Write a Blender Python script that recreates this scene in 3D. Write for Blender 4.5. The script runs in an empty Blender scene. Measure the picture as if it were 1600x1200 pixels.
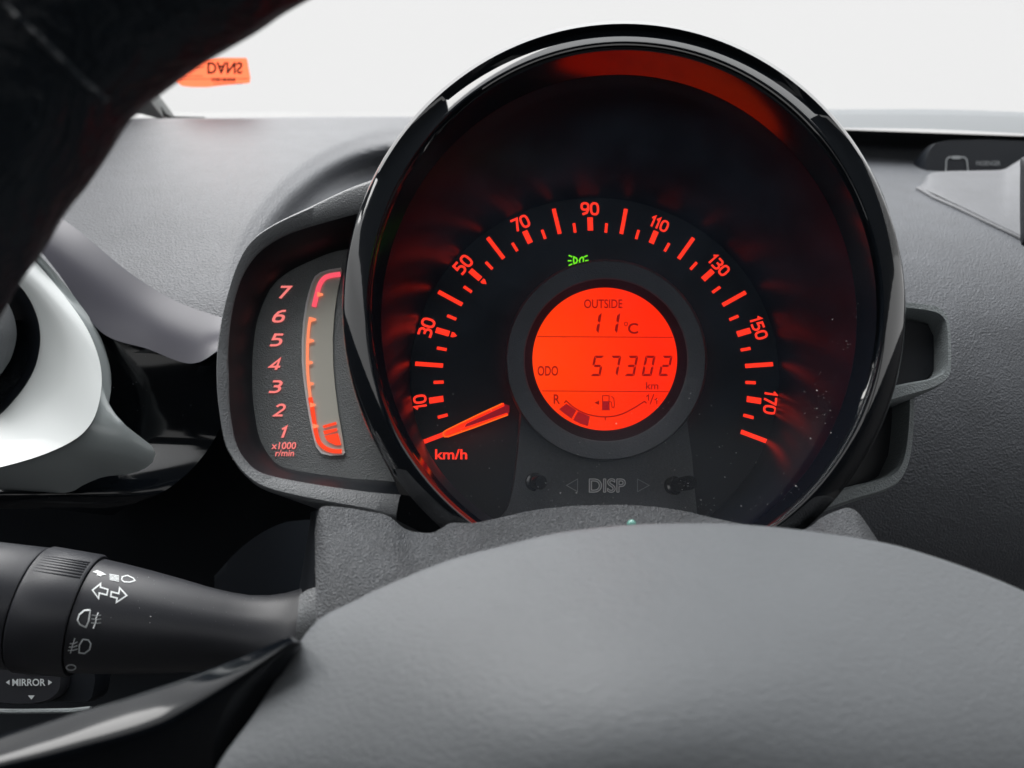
import bpy, bmesh, math, random
from mathutils import Vector, Matrix
from mathutils.bvhtree import BVHTree
R = math.radians
random.seed(7)
scene = bpy.context.scene
COL = scene.collection

# ------------------------------------------------------------------ camera, sky, sun
F = 1164.0                                   # focal length in photo pixels (photo is 1600 x 1200)
cam_data = bpy.data.cameras.new('camera')
cam_data.sensor_width = 36.0
cam_data.lens = 36.0 * F / 1600.0
cam_data.clip_start = 0.005
cam_data.clip_end = 500.0
cam_data.dof.use_dof = True
cam_data.dof.focus_distance = 0.272
cam_data.dof.aperture_fstop = 13.0
cam = bpy.data.objects.new('camera', cam_data)
cam.rotation_euler = (R(90), 0, 0)
COL.objects.link(cam)
scene.camera = cam

world = bpy.data.worlds.new('World')
scene.world = world
world.use_nodes = True
wn, wl = world.node_tree.nodes, world.node_tree.links
wn.clear()
w_out = wn.new('ShaderNodeOutputWorld')
w_bg = wn.new('ShaderNodeBackground')
w_tc = wn.new('ShaderNodeTexCoord')
w_sep = wn.new('ShaderNodeSeparateXYZ')
w_ramp = wn.new('ShaderNodeValToRGB')        # overcast sky: even towards the horizon, brighter overhead
w_ramp.color_ramp.elements[0].position = 0.46
w_ramp.color_ramp.elements[0].color = (0.283, 0.283, 0.283, 1)
w_ramp.color_ramp.elements[1].position = 1.0
w_ramp.color_ramp.elements[1].color = (0.85, 0.86, 0.87, 1)
wl.new(w_tc.outputs['Generated'], w_sep.inputs[0])
wl.new(w_sep.outputs['Z'], w_ramp.inputs[0])
wl.new(w_ramp.outputs[0], w_bg.inputs[0])
w_bg.inputs[1].default_value = 1.08
wl.new(w_bg.outputs[0], w_out.inputs[0])

sun_data = bpy.data.lights.new('sun', 'SUN')
sun_data.energy = 1.5
sun_data.angle = R(60)
sun_data.color = (1.0, 0.985, 0.965)
sun = bpy.data.objects.new('sun', sun_data)
sun.rotation_euler = Vector((0.42, -0.12, -0.88)).to_track_quat('-Z', 'Y').to_euler()
COL.objects.link(sun)

scene.view_settings.view_transform = 'Standard'
scene.view_settings.look = 'None'
EXPOSURE = 1.5
scene.view_settings.exposure = EXPOSURE
scene.view_settings.gamma = 1.0
scene.cycles.max_bounces = 8
scene.cycles.transparent_max_bounces = 12

# ------------------------------------------------------------------ helpers
def P(px, py, d):
    return Vector(((px - 800.0) / F * d, d, (600.0 - py) / F * d))

AX = Vector((-0.005, 1.0, -0.2586)).normalized()     # the dial axis, pointing away from the driver

class Plane:
    def __init__(self, px, py, d, n=AX):
        self.c = P(px, py, d)
        self.n = n.normalized()
        self.k = self.c.dot(self.n)
    def on(self, px, py, lift=0.0):
        r = Vector(((px - 800.0) / F, 1.0, (600.0 - py) / F))
        return r * (self.k / r.dot(self.n)) - self.n * lift

MATS = {}
def mat(name, col, rough=0.5, metal=0.0, spec=0.5, coat=0.0, coat_rough=0.03, bump=None, emit=None, es=0.0, mott=0.0, ior=1.5):
    """bump = (scale, strength, distance, kind)"""
    m = bpy.data.materials.new(name)
    m.use_nodes = True
    nt = m.node_tree
    b = nt.nodes['Principled BSDF']
    b.inputs['Base Color'].default_value = (*col, 1)
    b.inputs['Roughness'].default_value = rough
    b.inputs['Metallic'].default_value = metal
    b.inputs['Specular IOR Level'].default_value = spec
    b.inputs['IOR'].default_value = ior
    b.inputs['Coat Weight'].default_value = coat
    b.inputs['Coat Roughness'].default_value = coat_rough
    if emit:
        b.inputs['Emission Color'].default_value = (*emit, 1)
        b.inputs['Emission Strength'].default_value = es
    tc = None; grain_out = None
    if bump or mott:
        tc = nt.nodes.new('ShaderNodeTexCoord')
    if bump:
        sc, st, di, kind = bump
        bp = nt.nodes.new('ShaderNodeBump')
        bp.inputs['Strength'].default_value = st
        bp.inputs['Distance'].default_value = di
        if kind == 'grain':
            v = nt.nodes.new('ShaderNodeTexVoronoi')
            v.feature = 'SMOOTH_F1'
            v.inputs['Scale'].default_value = sc
            v.inputs['Smoothness'].default_value = 0.4
            n = nt.nodes.new('ShaderNodeTexNoise')
            n.inputs['Scale'].default_value = sc * 0.7
            n.inputs['Detail'].default_value = 3
            ad = nt.nodes.new('ShaderNodeMath'); ad.operation = 'ADD'
            nt.links.new(tc.outputs['Object'], v.inputs['Vector'])
            nt.links.new(tc.outputs['Object'], n.inputs['Vector'])
            nt.links.new(v.outputs['Distance'], ad.inputs[0])
            nt.links.new(n.outputs['Fac'], ad.inputs[1])
            nt.links.new(ad.outputs[0], bp.inputs['Height'])
            grain_out = ad.outputs[0]
        elif kind == 'leather':
            mp = nt.nodes.new('ShaderNodeMapping')
            mp.inputs['Scale'].default_value = (0.45, 1.0, 1.7)
            mp.inputs['Rotation'].default_value = (0, R(12), R(8))
            n = nt.nodes.new('ShaderNodeTexNoise')
            n.inputs['Scale'].default_value = sc
            n.inputs['Detail'].default_value = 4
            n.inputs['Distortion'].default_value = 0.6
            nt.links.new(tc.outputs['Object'], mp.inputs['Vector'])
            nt.links.new(mp.outputs[0], n.inputs['Vector'])
            nt.links.new(n.outputs['Fac'], bp.inputs['Height'])
        elif kind == 'crease':
            n0 = nt.nodes.new('ShaderNodeTexNoise')
            n0.inputs['Scale'].default_value = 34
            n0.inputs['Detail'].default_value = 5
            n0.inputs['Roughness'].default_value = 0.62
            n0.inputs['Distortion'].default_value = 1.3
            n = nt.nodes.new('ShaderNodeTexVoronoi')
            n.inputs['Scale'].default_value = sc
            ad = nt.nodes.new('ShaderNodeMath'); ad.operation = 'MULTIPLY_ADD'
            ad.inputs[1].default_value = 0.12
            nt.links.new(tc.outputs['Object'], n0.inputs['Vector'])
            nt.links.new(tc.outputs['Object'], n.inputs['Vector'])
            nt.links.new(n.outputs['Distance'], ad.inputs[0])
            nt.links.new(n0.outputs['Fac'], ad.inputs[2])
            nt.links.new(ad.outputs[0], bp.inputs['Height'])
        else:                                    # 'peel': the faint waviness of moulded gloss plastic
            n = nt.nodes.new('ShaderNodeTexNoise')
            n.inputs['Scale'].default_value = sc
            n.inputs['Detail'].default_value = 1
            nt.links.new(tc.outputs['Object'], n.inputs['Vector'])
            nt.links.new(n.outputs['Fac'], bp.inputs['Height'])
        nt.links.new(bp.outputs[0], b.inputs['Normal'])
    if mott:                                     # dusty, slightly uneven colour and gloss
        n = nt.nodes.new('ShaderNodeTexNoise')
        n.inputs['Scale'].default_value = 45
        n.inputs['Detail'].default_value = 8
        n.inputs['Roughness'].default_value = 0.7
        nt.links.new(tc.outputs['Object'], n.inputs['Vector'])
        mr = nt.nodes.new('ShaderNodeMapRange')
        mr.inputs['From Min'].default_value = 0.3
        mr.inputs['From Max'].default_value = 0.7
        mr.inputs['To Min'].default_value = 1.0 - mott
        mr.inputs['To Max'].default_value = 1.0 + mott
        if grain_out is not None:                # darker in the pits of the grain
            ma = nt.nodes.new('ShaderNodeMath'); ma.operation = 'MULTIPLY_ADD'
            ma.inputs[1].default_value = 0.35; ma.inputs[2].default_value = -0.28
            nt.links.new(grain_out, ma.inputs[0])
            mb = nt.nodes.new('ShaderNodeMath'); mb.operation = 'ADD'
            nt.links.new(ma.outputs[0], mb.inputs[0]); nt.links.new(n.outputs['Fac'], mb.inputs[1])
            nt.links.new(mb.outputs[0], mr.inputs['Value'])
        else:
            nt.links.new(n.outputs['Fac'], mr.inputs['Value'])
        mx = nt.nodes.new('ShaderNodeMix'); mx.data_type = 'RGBA'; mx.blend_type = 'MULTIPLY'
        mx.inputs['Factor'].default_value = 1.0
        mx.inputs[6].default_value = (*col, 1)
        nt.links.new(mr.outputs[0], mx.inputs[7])
        nt.links.new(mx.outputs[2], b.inputs['Base Color'])
    MATS[name] = m
    return m

def emat(name, col, strength):
    return mat(name, tuple(c * 0.35 for c in col), 0.6, spec=0.1, emit=col, es=strength * 2 ** (1 - EXPOSURE))

def translucent_mat(name, col):
    m = bpy.data.materials.new(name)
    m.use_nodes = True
    nt = m.node_tree
    nt.nodes.clear()
    o = nt.nodes.new('ShaderNodeOutputMaterial')
    a = nt.nodes.new('ShaderNodeBsdfTranslucent'); b = nt.nodes.new('ShaderNodeBsdfDiffuse')
    a.inputs[0].default_value = b.inputs[0].default_value = (*col, 1)
    mx = nt.nodes.new('ShaderNodeMixShader'); mx.inputs[0].default_value = 0.7
    nt.links.new(a.outputs[0], mx.inputs[1]); nt.links.new(b.outputs[0], mx.inputs[2])
    mx.inputs[0].default_value = 0.15
    nt.links.new(mx.outputs[0], o.inputs[0])
    MATS[name] = m
    return m

def clear_mat(name, gloss_rough, ior, scale=1.0, film=0.0):
    m = bpy.data.materials.new(name)
    m.use_nodes = True
    nt = m.node_tree
    nt.nodes.clear()
    o = nt.nodes.new('ShaderNodeOutputMaterial')
    t = nt.nodes.new('ShaderNodeBsdfTransparent')
    t.inputs[0].default_value = (1, 1, 1, 1)
    g = nt.nodes.new('ShaderNodeBsdfGlossy')
    g.inputs['Roughness'].default_value = gloss_rough
    fr = nt.nodes.new('ShaderNodeFresnel')
    fr.inputs[0].default_value = ior
    ml = nt.nodes.new('ShaderNodeMath'); ml.operation = 'MULTIPLY'
    ml.inputs[1].default_value = scale
    mx = nt.nodes.new('ShaderNodeMixShader')
    nt.links.new(fr.outputs[0], ml.inputs[0])
    nt.links.new(ml.outputs[0], mx.inputs[0])
    nt.links.new(t.outputs[0], mx.inputs[1])
    nt.links.new(g.outputs[0], mx.inputs[2])
    last = mx.outputs[0]
    if film:                                     # a thin, uneven film of dust, tinted blue to paint the lens haze
        df = nt.nodes.new('ShaderNodeBsdfDiffuse'); df.inputs[0].default_value = (0.48, 0.68, 1.0, 1)
        tc = nt.nodes.new('ShaderNodeTexCoord'); nz = nt.nodes.new('ShaderNodeTexNoise')
        nz.inputs['Scale'].default_value = 60; nz.inputs['Detail'].default_value = 6
        mf = nt.nodes.new('ShaderNodeMath'); mf.operation = 'MULTIPLY'; mf.inputs[1].default_value = film * 2
        m2 = nt.nodes.new('ShaderNodeMixShader')
        nt.links.new(tc.outputs['Object'], nz.inputs['Vector']); nt.links.new(nz.outputs['Fac'], mf.inputs[0])
        nt.links.new(mf.outputs[0], m2.inputs[0]); nt.links.new(last, m2.inputs[1]); nt.links.new(df.outputs[0], m2.inputs[2])
        last = m2.outputs[0]
    nt.links.new(last, o.inputs[0])
    MATS[name] = m
    return m

def thing(name, label, cat, loc, group=None):
    o = bpy.data.objects.new(name, None)
    o.empty_display_size = 0.01
    COL.objects.link(o)
    o.location = loc
    o['label'] = label
    o['category'] = cat
    o['origin'] = list(loc)
    if group:
        o['group'] = group
    return o

def root_of(o):
    while o.parent:
        o = o.parent
    return o

def obj(name, verts, faces, m, parent=None, smooth=True, kind=None, label=None, cat=None, sharp=40):
    me = bpy.data.meshes.new(name)
    off = Vector(root_of(parent)['origin']) if parent else Vector((0, 0, 0))
    me.from_pydata([tuple(Vector(v) - off) for v in verts], [], faces)
    me.validate()
    bm = bmesh.new(); bm.from_mesh(me)
    bmesh.ops.remove_doubles(bm, verts=bm.verts, dist=1e-7)
    bmesh.ops.recalc_face_normals(bm, faces=bm.faces)
    bm.to_mesh(me); bm.free()
    if smooth:
        me.shade_smooth()
        me.set_sharp_from_angle(angle=R(sharp))
    me.materials.append(MATS[m])
    o = bpy.data.objects.new(name, me)
    COL.objects.link(o)
    if parent:
        o.parent = parent
    else:
        o['origin'] = [0, 0, 0]
    if kind: o['kind'] = kind
    if label: o['label'] = label
    if cat: o['category'] = cat
    return o

def cr(pts, n=8, closed=False):
    """Catmull-Rom through 2-D or 3-D points, n steps per span."""
    pts = [Vector(p) for p in pts]
    N = len(pts); out = []
    spans = N if closed else N - 1
    for i in range(spans):
        if closed:
            p0, p1, p2, p3 = pts[(i - 1) % N], pts[i], pts[(i + 1) % N], pts[(i + 2) % N]
        else:
            p0 = pts[i - 1] if i > 0 else pts[0] * 2 - pts[1]
            p1, p2 = pts[i], pts[i + 1]
            p3 = pts[i + 2] if i + 2 < N else pts[-1] * 2 - pts[-2]
        for k in range(n):
            t = k / n
            out.append(0.5 * ((2 * p1) + (p2 - p0) * t + (2 * p0 - 5 * p1 + 4 * p2 - p3) * t * t + (3 * p1 - p0 - 3 * p2 + p3) * t ** 3))
    if not closed:
        out.append(pts[-1])
    return out

def resample(pts, n, closed=False):
    pts = [Vector(p) for p in pts]
    if closed: pts = pts + [pts[0]]
    L = [0.0]
    for a, b in zip(pts, pts[1:]): L.append(L[-1] + (b - a).length)
    out = []; j = 0
    m = n if closed else n - 1
    for i in range(n):
        s = L[-1] * i / m
        while j < len(L) - 2 and L[j + 1] < s: j += 1
        t = 0 if L[j + 1] == L[j] else (s - L[j]) / (L[j + 1] - L[j])
        out.append(pts[j].lerp(pts[j + 1], min(max(t, 0), 1)))
    return out

def loft(rings, closed=True, caps=(False, False)):
    """rings: lists of equal length of 3-D points"""
    n = len(rings[0]); v = [p for r in rings for p in r]; f = []
    for i in range(len(rings) - 1):
        for k in range(n if closed else n - 1):
            k2 = (k + 1) % n
            f.append((i * n + k, i * n + k2, (i + 1) * n + k2, (i + 1) * n + k))
    if caps[0]: f.append(tuple(range(n)))
    if caps[1]: f.append(tuple((len(rings) - 1) * n + k for k in range(n)))
    return v, f

def merge(*vf):
    V, Fc = [], []
    for v, f in vf:
        o = len(V); V += list(v); Fc += [tuple(i + o for i in q) for q in f]
    return V, Fc

def ell(cx, cy, rx, ry, d, n=160, lift=0.0, norm=AX):
    pl = Plane(cx, cy, d, norm)
    return [pl.on(cx + rx * math.cos(2 * math.pi * k / n), cy - ry * math.sin(2 * math.pi * k / n), lift) for k in range(n)]

def ribbon(A, B, dA, dB, bulge=0.0, n=60, m=10, back=0.01, smooth_rail=True, prof=None):
    """Sheet between two pixel rails with depths dA / dB (number or function of px,py), curved towards the viewer, edges turned back."""
    ra = resample(cr([Vector((p[0], p[1], 0)) for p in A]) if smooth_rail else [Vector((p[0], p[1], 0)) for p in A], n)
    rb = resample(cr([Vector((p[0], p[1], 0)) for p in B]) if smooth_rail else [Vector((p[0], p[1], 0)) for p in B], n)
    fa = dA if callable(dA) else (lambda x, y: dA)
    fb = dB if callable(dB) else (lambda x, y: dB)
    rows = []
    rows.append([P(a.x, a.y, fa(a.x, a.y) + back) for a in ra])
    for j in range(m + 1):
        t = j / m
        row = []
        for a, b in zip(ra, rb):
            q = a.lerp(b, t)
            d = fa(a.x, a.y) * (1 - t) + fb(b.x, b.y) * t
            d -= bulge * (prof(t) if prof else math.sin(math.pi * t))
            row.append(P(q.x, q.y, d))
        rows.append(row)
    rows.append([P(b.x, b.y, fb(b.x, b.y) + back) for b in rb])
    return loft(rows, closed=False)

def patch(outline, centre, d_edge, d_c, m=12, n=120, power=2.0, back=0.012, spline=True, inner=0.0, smoothn=8):
    """Dome over a star-shaped pixel outline; depth falls from d_edge(px,py) at the edge to d_c at the centre."""
    pts = [Vector((p[0], p[1], 0)) for p in outline]
    ol = resample(cr(pts, smoothn, True) if spline else pts, n, True)
    c = Vector((centre[0], centre[1], 0))
    fe = d_edge if callable(d_edge) else (lambda x, y: d_edge)
    rows = [[P(o.x, o.y, fe(o.x, o.y) + back) for o in ol]]
    for j in range(m):
        t = (j / m)
        t = t ** 1.5 if power > 1 else t
        row = []
        for o in ol:
            q = o.lerp(c, t)
            d = d_c + (fe(o.x, o.y) - d_c) * (1 - t) ** power
            row.append(P(q.x, q.y, d))
        rows.append(row)
    v, f = loft(rows)
    v.append(P(c.x, c.y, d_c)); ci = len(v) - 1; b = (len(rows) - 1) * n
    for k in range(n): f.append((b + k, b + (k + 1) % n, ci))
    return v, f

def plate(outline, plane, thick=0.001, lift=0.0, bevel=0.0, spline=False, n=None):
    """Solid slab with a pixel outline lying in a plane; bevel in pixels."""
    pts = [Vector((p[0], p[1], 0)) for p in outline]
    if spline: pts = cr(pts, 8, True)
    if n: pts = resample(pts, n, True)
    top = [plane.on(p.x, p.y, lift) for p in pts]
    bot = [q + plane.n * thick for q in top]
    if bevel:
        N = len(pts); c = sum(pts, Vector((0, 0, 0))) / N
        ins = []
        for i, p in enumerate(pts):
            t = (pts[(i + 1) % N] - pts[i - 1]).normalized()
            nn = Vector((-t.y, t.x, 0))
            if nn.dot(c - p) < 0: nn = -nn
            ins.append(p + nn * bevel)
        face = [plane.on(p.x, p.y, lift) for p in ins]
        mid = [q + plane.n * thick * 0.35 for q in top]
        return loft([bot, mid, face], caps=(True, True))
    return loft([bot, top], caps=(True, True))

def stroke2d(pts, w, closed=False):
    """Flat ribbon of width w along a 2-D polyline, mitred joins. -> verts2d, faces"""
    pts = [Vector((p[0], p[1])) for p in pts]
    N = len(pts); V = []; Fc = []
    for i, p in enumerate(pts):
        if closed: a, b = pts[i - 1], pts[(i + 1) % N]
        else: a, b = pts[max(i - 1, 0)], pts[min(i + 1, N - 1)]
        d0 = (p - a).normalized() if (p - a).length > 1e-9 else (b - p).normalized()
        d1 = (b - p).normalized() if (b - p).length > 1e-9 else d0
        n0 = Vector((-d0.y, d0.x)); n1 = Vector((-d1.y, d1.x))
        n = (n0 + n1)
        n = n.normalized() if n.length > 1e-6 else n0
        s = w / 2 / max(0.45, n.dot(n0))
        V += [p + n * s, p - n * s]
    for i in range(N if closed else N - 1):
        j = (i + 1) % N
        Fc.append((2 * i, 2 * i + 1, 2 * j + 1, 2 * j))
    return V, Fc

def arc(cx, cy, rx, ry, a0, a1, n=10):
    return [(cx + rx * math.cos(R(a0 + (a1 - a0) * k / n)), cy + ry * math.sin(R(a0 + (a1 - a0) * k / n))) for k in range(n + 1)]

def sup(cx, cy, rx, ry, n=28, e=0.75):
    o = []
    for k in range(n):
        a = 2 * math.pi * k / n
        c, s = math.cos(a), math.sin(a)
        o.append((cx + rx * math.copysign(abs(c) ** e, c), cy + ry * math.copysign(abs(s) ** e, s)))
    return o

GL = {
 '0': (0.66, [(sup(.33, .5, .27, .44), True)]),
 '1': (0.36, [([(.02, .74), (.22, .96), (.22, .02)], False)]),
 '2': (0.66, [(arc(.32, .70, .27, .25, 165, -38, 12) + [(.08, .06), (.62, .06)], False)]),
 '3': (0.66, [([(.05, .94), (.34, .94)] + arc(.36, .735, .21, .205, 85, -90, 9) + [(.20, .53)], False),
              ([(.36, .525)] + arc(.35, .29, .25, .235, 75, -90, 10) + [(.04, .06)], False)]),
 '4': (0.68, [([(.48, .0), (.48, .94), (.06, .26), (.68, .26)], False)]),
 '5': (0.66, [([(.56, .94), (.12, .94), (.10, .56), (.32, .58)] + arc(.33, .32, .25, .26, 75, -90, 9) + [(.04, .06)], False)]),
 '6': (0.66, [([(.58, .94), (.40, .93), (.20, .82), (.08, .55), (.07, .32)], False), (sup(.33, .31, .26, .25), True)]),
 '7': (0.62, [([(.02, .94), (.56, .94), (.22, .0)], False)]),
 '9': (0.66, [(sup(.33, .68, .26, .26), True), ([(.59, .68), (.58, .45), (.46, .18), (.12, .05)], False)]),
}
def digits2d(s, w=0.13, gap=0.10, shear=0.0):
    V, Fc = [], []; x = 0
    for si, ch in enumerate(s):
        adv, strokes = GL[ch]
        for k, (pts, cl) in enumerate(strokes):
            v, f = stroke2d([(p[0] + x, p[1]) for p in pts], w, cl)
            o = len(V)
            V += [(q.x + shear * q.y, q.y, 0.02 * k) for q in v]; Fc += [tuple(i + o for i in t) for t in f]
        x += adv + gap
    return V, Fc, x - gap

_text = {}
def text2d(s, weight=0.0):
    key = (s, weight)
    if key in _text: return _text[key]
    cu = bpy.data.curves.new('lettering', 'FONT')
    cu.body = s; cu.offset = weight; cu.resolution_u = 4
    o = bpy.data.objects.new('lettering', cu)
    COL.objects.link(o)
    dg = bpy.context.evaluated_depsgraph_get()
    me = bpy.data.meshes.new_from_object(o.evaluated_get(dg))
    V = [(v.co.x, v.co.y, 0) for v in me.vertices]; Fc = [tuple(p.vertices) for p in me.polygons]
    bpy.data.objects.remove(o); bpy.data.curves.remove(cu); bpy.data.meshes.remove(me)
    _text[key] = (V, Fc)
    return V, Fc

def fit(V, x0, y0, x1, y1, shear=0.0):
    """2-D glyph verts -> pixel box (y down), shear in px per px"""
    ax = min(v[0] for v in V); bx = max(v[0] for v in V); ay = min(v[1] for v in V); by = max(v[1] for v in V)
    out = []
    for v in V:
        u = (v[0] - ax) / (bx - ax); t = (v[1] - ay) / (by - ay)
        out.append((x0 + (x1 - x0) * u + shear * (y1 - y0) * (t - 0.5), y1 + (y0 - y1) * t, v[2]))
    return out

def rot2(pts, cx, cy, ang):
    c, s = math.cos(ang), math.sin(ang)
    return [(cx + (p[0] - cx) * c - (p[1] - cy) * s, cy + (p[0] - cx) * s + (p[1] - cy) * c, p[2] if len(p) > 2 else 0) for p in pts]

def printed(name, V2, Fc, plane, m, parent, lift=0.0002, label=None, kind=None):
    """flat print: pixel-space verts laid on a plane"""
    return obj(name, [plane.on(v[0], v[1], lift + (v[2] if len(v) > 2 else 0) * 0.0015) for v in V2], Fc, m, parent, smooth=False, label=label, kind=kind)

def bvh_of(v, f):
    return BVHTree.FromPolygons([tuple(Vector(p)) for p in v], f)

def project(bvh, px, py, lift=0.00015):
    r = Vector(((px - 800) / F, 1.0, (600 - py) / F)).normalized()
    h = bvh.ray_cast(Vector((0, 0, 0)), r)
    if h[0] is None: return None
    return h[0] - r * lift

def draped(name, V2, Fc, bvh, m, parent, lift=0.0002, label=None):
    v = [project(bvh, q[0], q[1], lift + (q[2] if len(q) > 2 else 0) * 0.002) for q in V2]
    ok = [t for t in Fc if all(v[i] is not None for i in t)]
    return obj(name, [q if q is not None else Vector((0, 0.2, 0)) for q in v], ok, m, parent, smooth=False, label=label)

def tube(path, rad, n=24, cap=True):
    """tube along 3-D points; rad number or list"""
    N = len(path); rings = []
    up = Vector((0, 0, 1))
    for i, p in enumerate(path):
        t = (path[min(i + 1, N - 1)] - path[max(i - 1, 0)]).normalized()
        s = t.cross(up)
        s = s.normalized() if s.length > 1e-4 else Vector((1, 0, 0))
        u = s.cross(t).normalized()
        r = rad[i] if isinstance(rad, (list, tuple)) else rad
        rings.append([p + s * r * math.cos(2 * math.pi * k / n) + u * r * math.sin(2 * math.pi * k / n) for k in range(n)])
    return loft(rings, caps=(cap, cap))

def lathe(a, b, prof, n=64):
    """prof: list of (fraction along a->b, radius)"""
    ax = (b - a); L = ax.length; ax.normalize()
    s = ax.cross(Vector((0, 0, 1))).normalized(); u = s.cross(ax).normalized()
    rings = [[a + ax * (L * t) + (s * math.cos(2 * math.pi * k / n) + u * math.sin(2 * math.pi * k / n)) * r for k in range(n)] for t, r in prof]
    return loft(rings, caps=(True, True))

def box(x0, x1, y0, y1, z0, z1):
    v = [Vector((x, y, z)) for x in (x0, x1) for y in (y0, y1) for z in (z0, z1)]
    f = [(0, 1, 3, 2), (4, 6, 7, 5), (0, 4, 5, 1), (2, 3, 7, 6), (0, 2, 6, 4), (1, 5, 7, 3)]
    return v, f

def smoothstep(a, b, x):
    t = min(max((x - a) / (b - a), 0), 1)
    return t * t * (3 - 2 * t)

def interp(tab, x):
    """smooth (Catmull-Rom) table lookup"""
    if x <= tab[0][0]: return tab[0][1]
    if x >= tab[-1][0]: return tab[-1][1]
    for i in range(len(tab) - 1):
        if tab[i][0] <= x <= tab[i + 1][0]:
            x0, y0 = tab[i]; x1, y1 = tab[i + 1]
            t = (x - x0) / (x1 - x0)
            def slope(k):
                k0, k1 = max(k - 1, 0), min(k + 1, len(tab) - 1)
                return (tab[k1][1] - tab[k0][1]) / (tab[k1][0] - tab[k0][0])
            m0, m1 = slope(i) * (x1 - x0), slope(i + 1) * (x1 - x0)
            return (2*t**3 - 3*t*t + 1) * y0 + (t**3 - 2*t*t + t) * m0 + (-2*t**3 + 3*t*t) * y1 + (t**3 - t*t) * m1

def flecks(spots, place, size, n_per, spread):
    V, Fc = [], []
    for (x, y) in spots:
        for _ in range(n_per):
            px, py = x + random.gauss(0, spread), y + random.gauss(0, spread * 0.6)
            c = place(px, py)
            if c is None: continue
            s = size * random.uniform(0.35, 1.0) * (1.8 if random.random() < 0.1 else 1)
            a = random.uniform(0, 6.28); e = random.uniform(0.25, 1)
            d1 = Vector((math.cos(a), 0.15, math.sin(a))) * s; d2 = Vector((-math.sin(a), 0.15, math.cos(a))) * s * e
            o = len(V)
            V += [c + d1, c + d2, c - d1 * 0.8, c - d2, c - Vector((0, s, 0))]
            Fc += [(o, o + 1, o + 4), (o + 1, o + 2, o + 4), (o + 2, o + 3, o + 4), (o + 3, o, o + 4)]
    return V, Fc

# ------------------------------------------------------------------ materials
mat('dash_grain', (0.108, 0.114, 0.126), 0.55, bump=(1000, 0.8, 0.0004, 'grain'), mott=0.10)
mat('dash_grain_dark', (0.090, 0.097, 0.109), 0.5, bump=(1150, 0.8, 0.0005, 'grain'), mott=0.14)
mat('ledge', (0.16, 0.173, 0.183), 0.6, bump=(900, 0.3, 0.0002, 'grain'))
mat('shelf', (0.125, 0.130, 0.141), 0.5, bump=(1000, 0.5, 0.0003, 'grain'), mott=0.1)
mat('frame_grey', (0.165, 0.175, 0.185), 0.42, bump=(2000, 0.6, 0.00025, 'grain'), mott=0.08)
mat('frame_light', (0.27, 0.30, 0.31), 0.45, bump=(1600, 0.6, 0.0003, 'grain'), mott=0.1)
mat('gauge_face', (0.21, 0.224, 0.23), 0.5, bump=(2200, 0.7, 0.0003, 'grain'), mott=0.12)
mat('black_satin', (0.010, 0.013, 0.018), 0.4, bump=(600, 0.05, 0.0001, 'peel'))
mat('black_matte', (0.005, 0.007, 0.010), 0.8, spec=0.2)
mat('dial_black', (0.009, 0.013, 0.021), 0.55)
mat('wall_black', (0.007, 0.011, 0.021), 0.33, spec=0.18)
mat('gloss_black', (0.006, 0.008, 0.011), 0.07, coat=0.5, coat_rough=0.015, bump=(30, 0.03, 0.002, 'peel'), ior=1.7)
mat('facet_black', (0.006, 0.008, 0.012), 0.10, bump=(45, 0.02, 0.002, 'peel'), ior=1.95)
mat('piano_black', (0.006, 0.008, 0.011), 0.10, bump=(38, 0.16, 0.003, 'peel'), ior=1.5, mott=0.3)
mat('boss_grey', (0.075, 0.084, 0.096), 0.5, bump=(1800, 0.5, 0.0002, 'grain'), mott=0.1)
mat('boss_bevel', (0.010, 0.013, 0.019), 0.7, spec=0.1)
mat('panel_grey', (0.068, 0.077, 0.086), 0.5, bump=(1800, 0.5, 0.0002, 'grain'), mott=0.2)
mat('edge_highlight', (0.85, 0.87, 0.88), 0.3)  # painted highlight for the raised letters
mat('shroud_grain', (0.088, 0.094, 0.102), 0.45, bump=(2300, 1.0, 0.0005, 'grain'), mott=0.3)
mat('hub_leather', (0.134, 0.145, 0.156), 0.50, bump=(1150, 0.42, 0.0005, 'leather'), mott=0.04)
mat('rim_leather', (0.011, 0.016, 0.022), 0.42, spec=0.25, bump=(300, 1.0, 0.0035, 'crease'))
mat('stalk_black', (0.034, 0.036, 0.043), 0.38, bump=(2200, 0.1, 0.0001, 'grain'))
mat('silver', (0.70, 0.74, 0.74), 0.38, coat=0.3)
mat('ring_reflection_grey', (0.33, 0.365, 0.37), 0.25, coat=0.5)  # grey of the ring and of the reflection painted below it
mat('lavender', (0.095, 0.094, 0.115), 0.30)  # painted sky reflection on the gloss surround
mat('pillar', (0.28, 0.29, 0.285), 0.7)
mat('rubber', (0.02, 0.022, 0.02), 0.6)
translucent_mat('sticker_orange', (0.85, 0.15, 0.065))
mat('sticker_ink', (0.16, 0.035, 0.025), 0.6)
mat('dust', (0.55, 0.56, 0.56), 0.9)
mat('white_print', (0.93, 0.97, 0.98), 0.6)
mat('grey_print', (0.75, 0.80, 0.82), 0.6)
mat('faint_print', (0.30, 0.32, 0.33), 0.6)
mat('strip_grey', (0.70, 0.68, 0.60), 0.35)
mat('strip_edge', (0.86, 0.84, 0.84), 0.35)
mat('needle_dark', (0.10, 0.006, 0.012), 0.3, spec=0.1, emit=(0.25, 0.006, 0.014), es=0.3)
mat('bead_glass', (0.16, 0.42, 0.36), 0.06, coat=1.0)
mat('lining', (0.50, 0.50, 0.49), 0.9)
mat('cabin_dark', (0.04, 0.04, 0.042), 0.8)
mat('asphalt', (0.05, 0.05, 0.05), 0.9, mott=0.2)
emat('lit_red', (1.0, 0.034, 0.016), 0.62)
emat('lit_tick', (1.0, 0.030, 0.011), 0.62)
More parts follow.
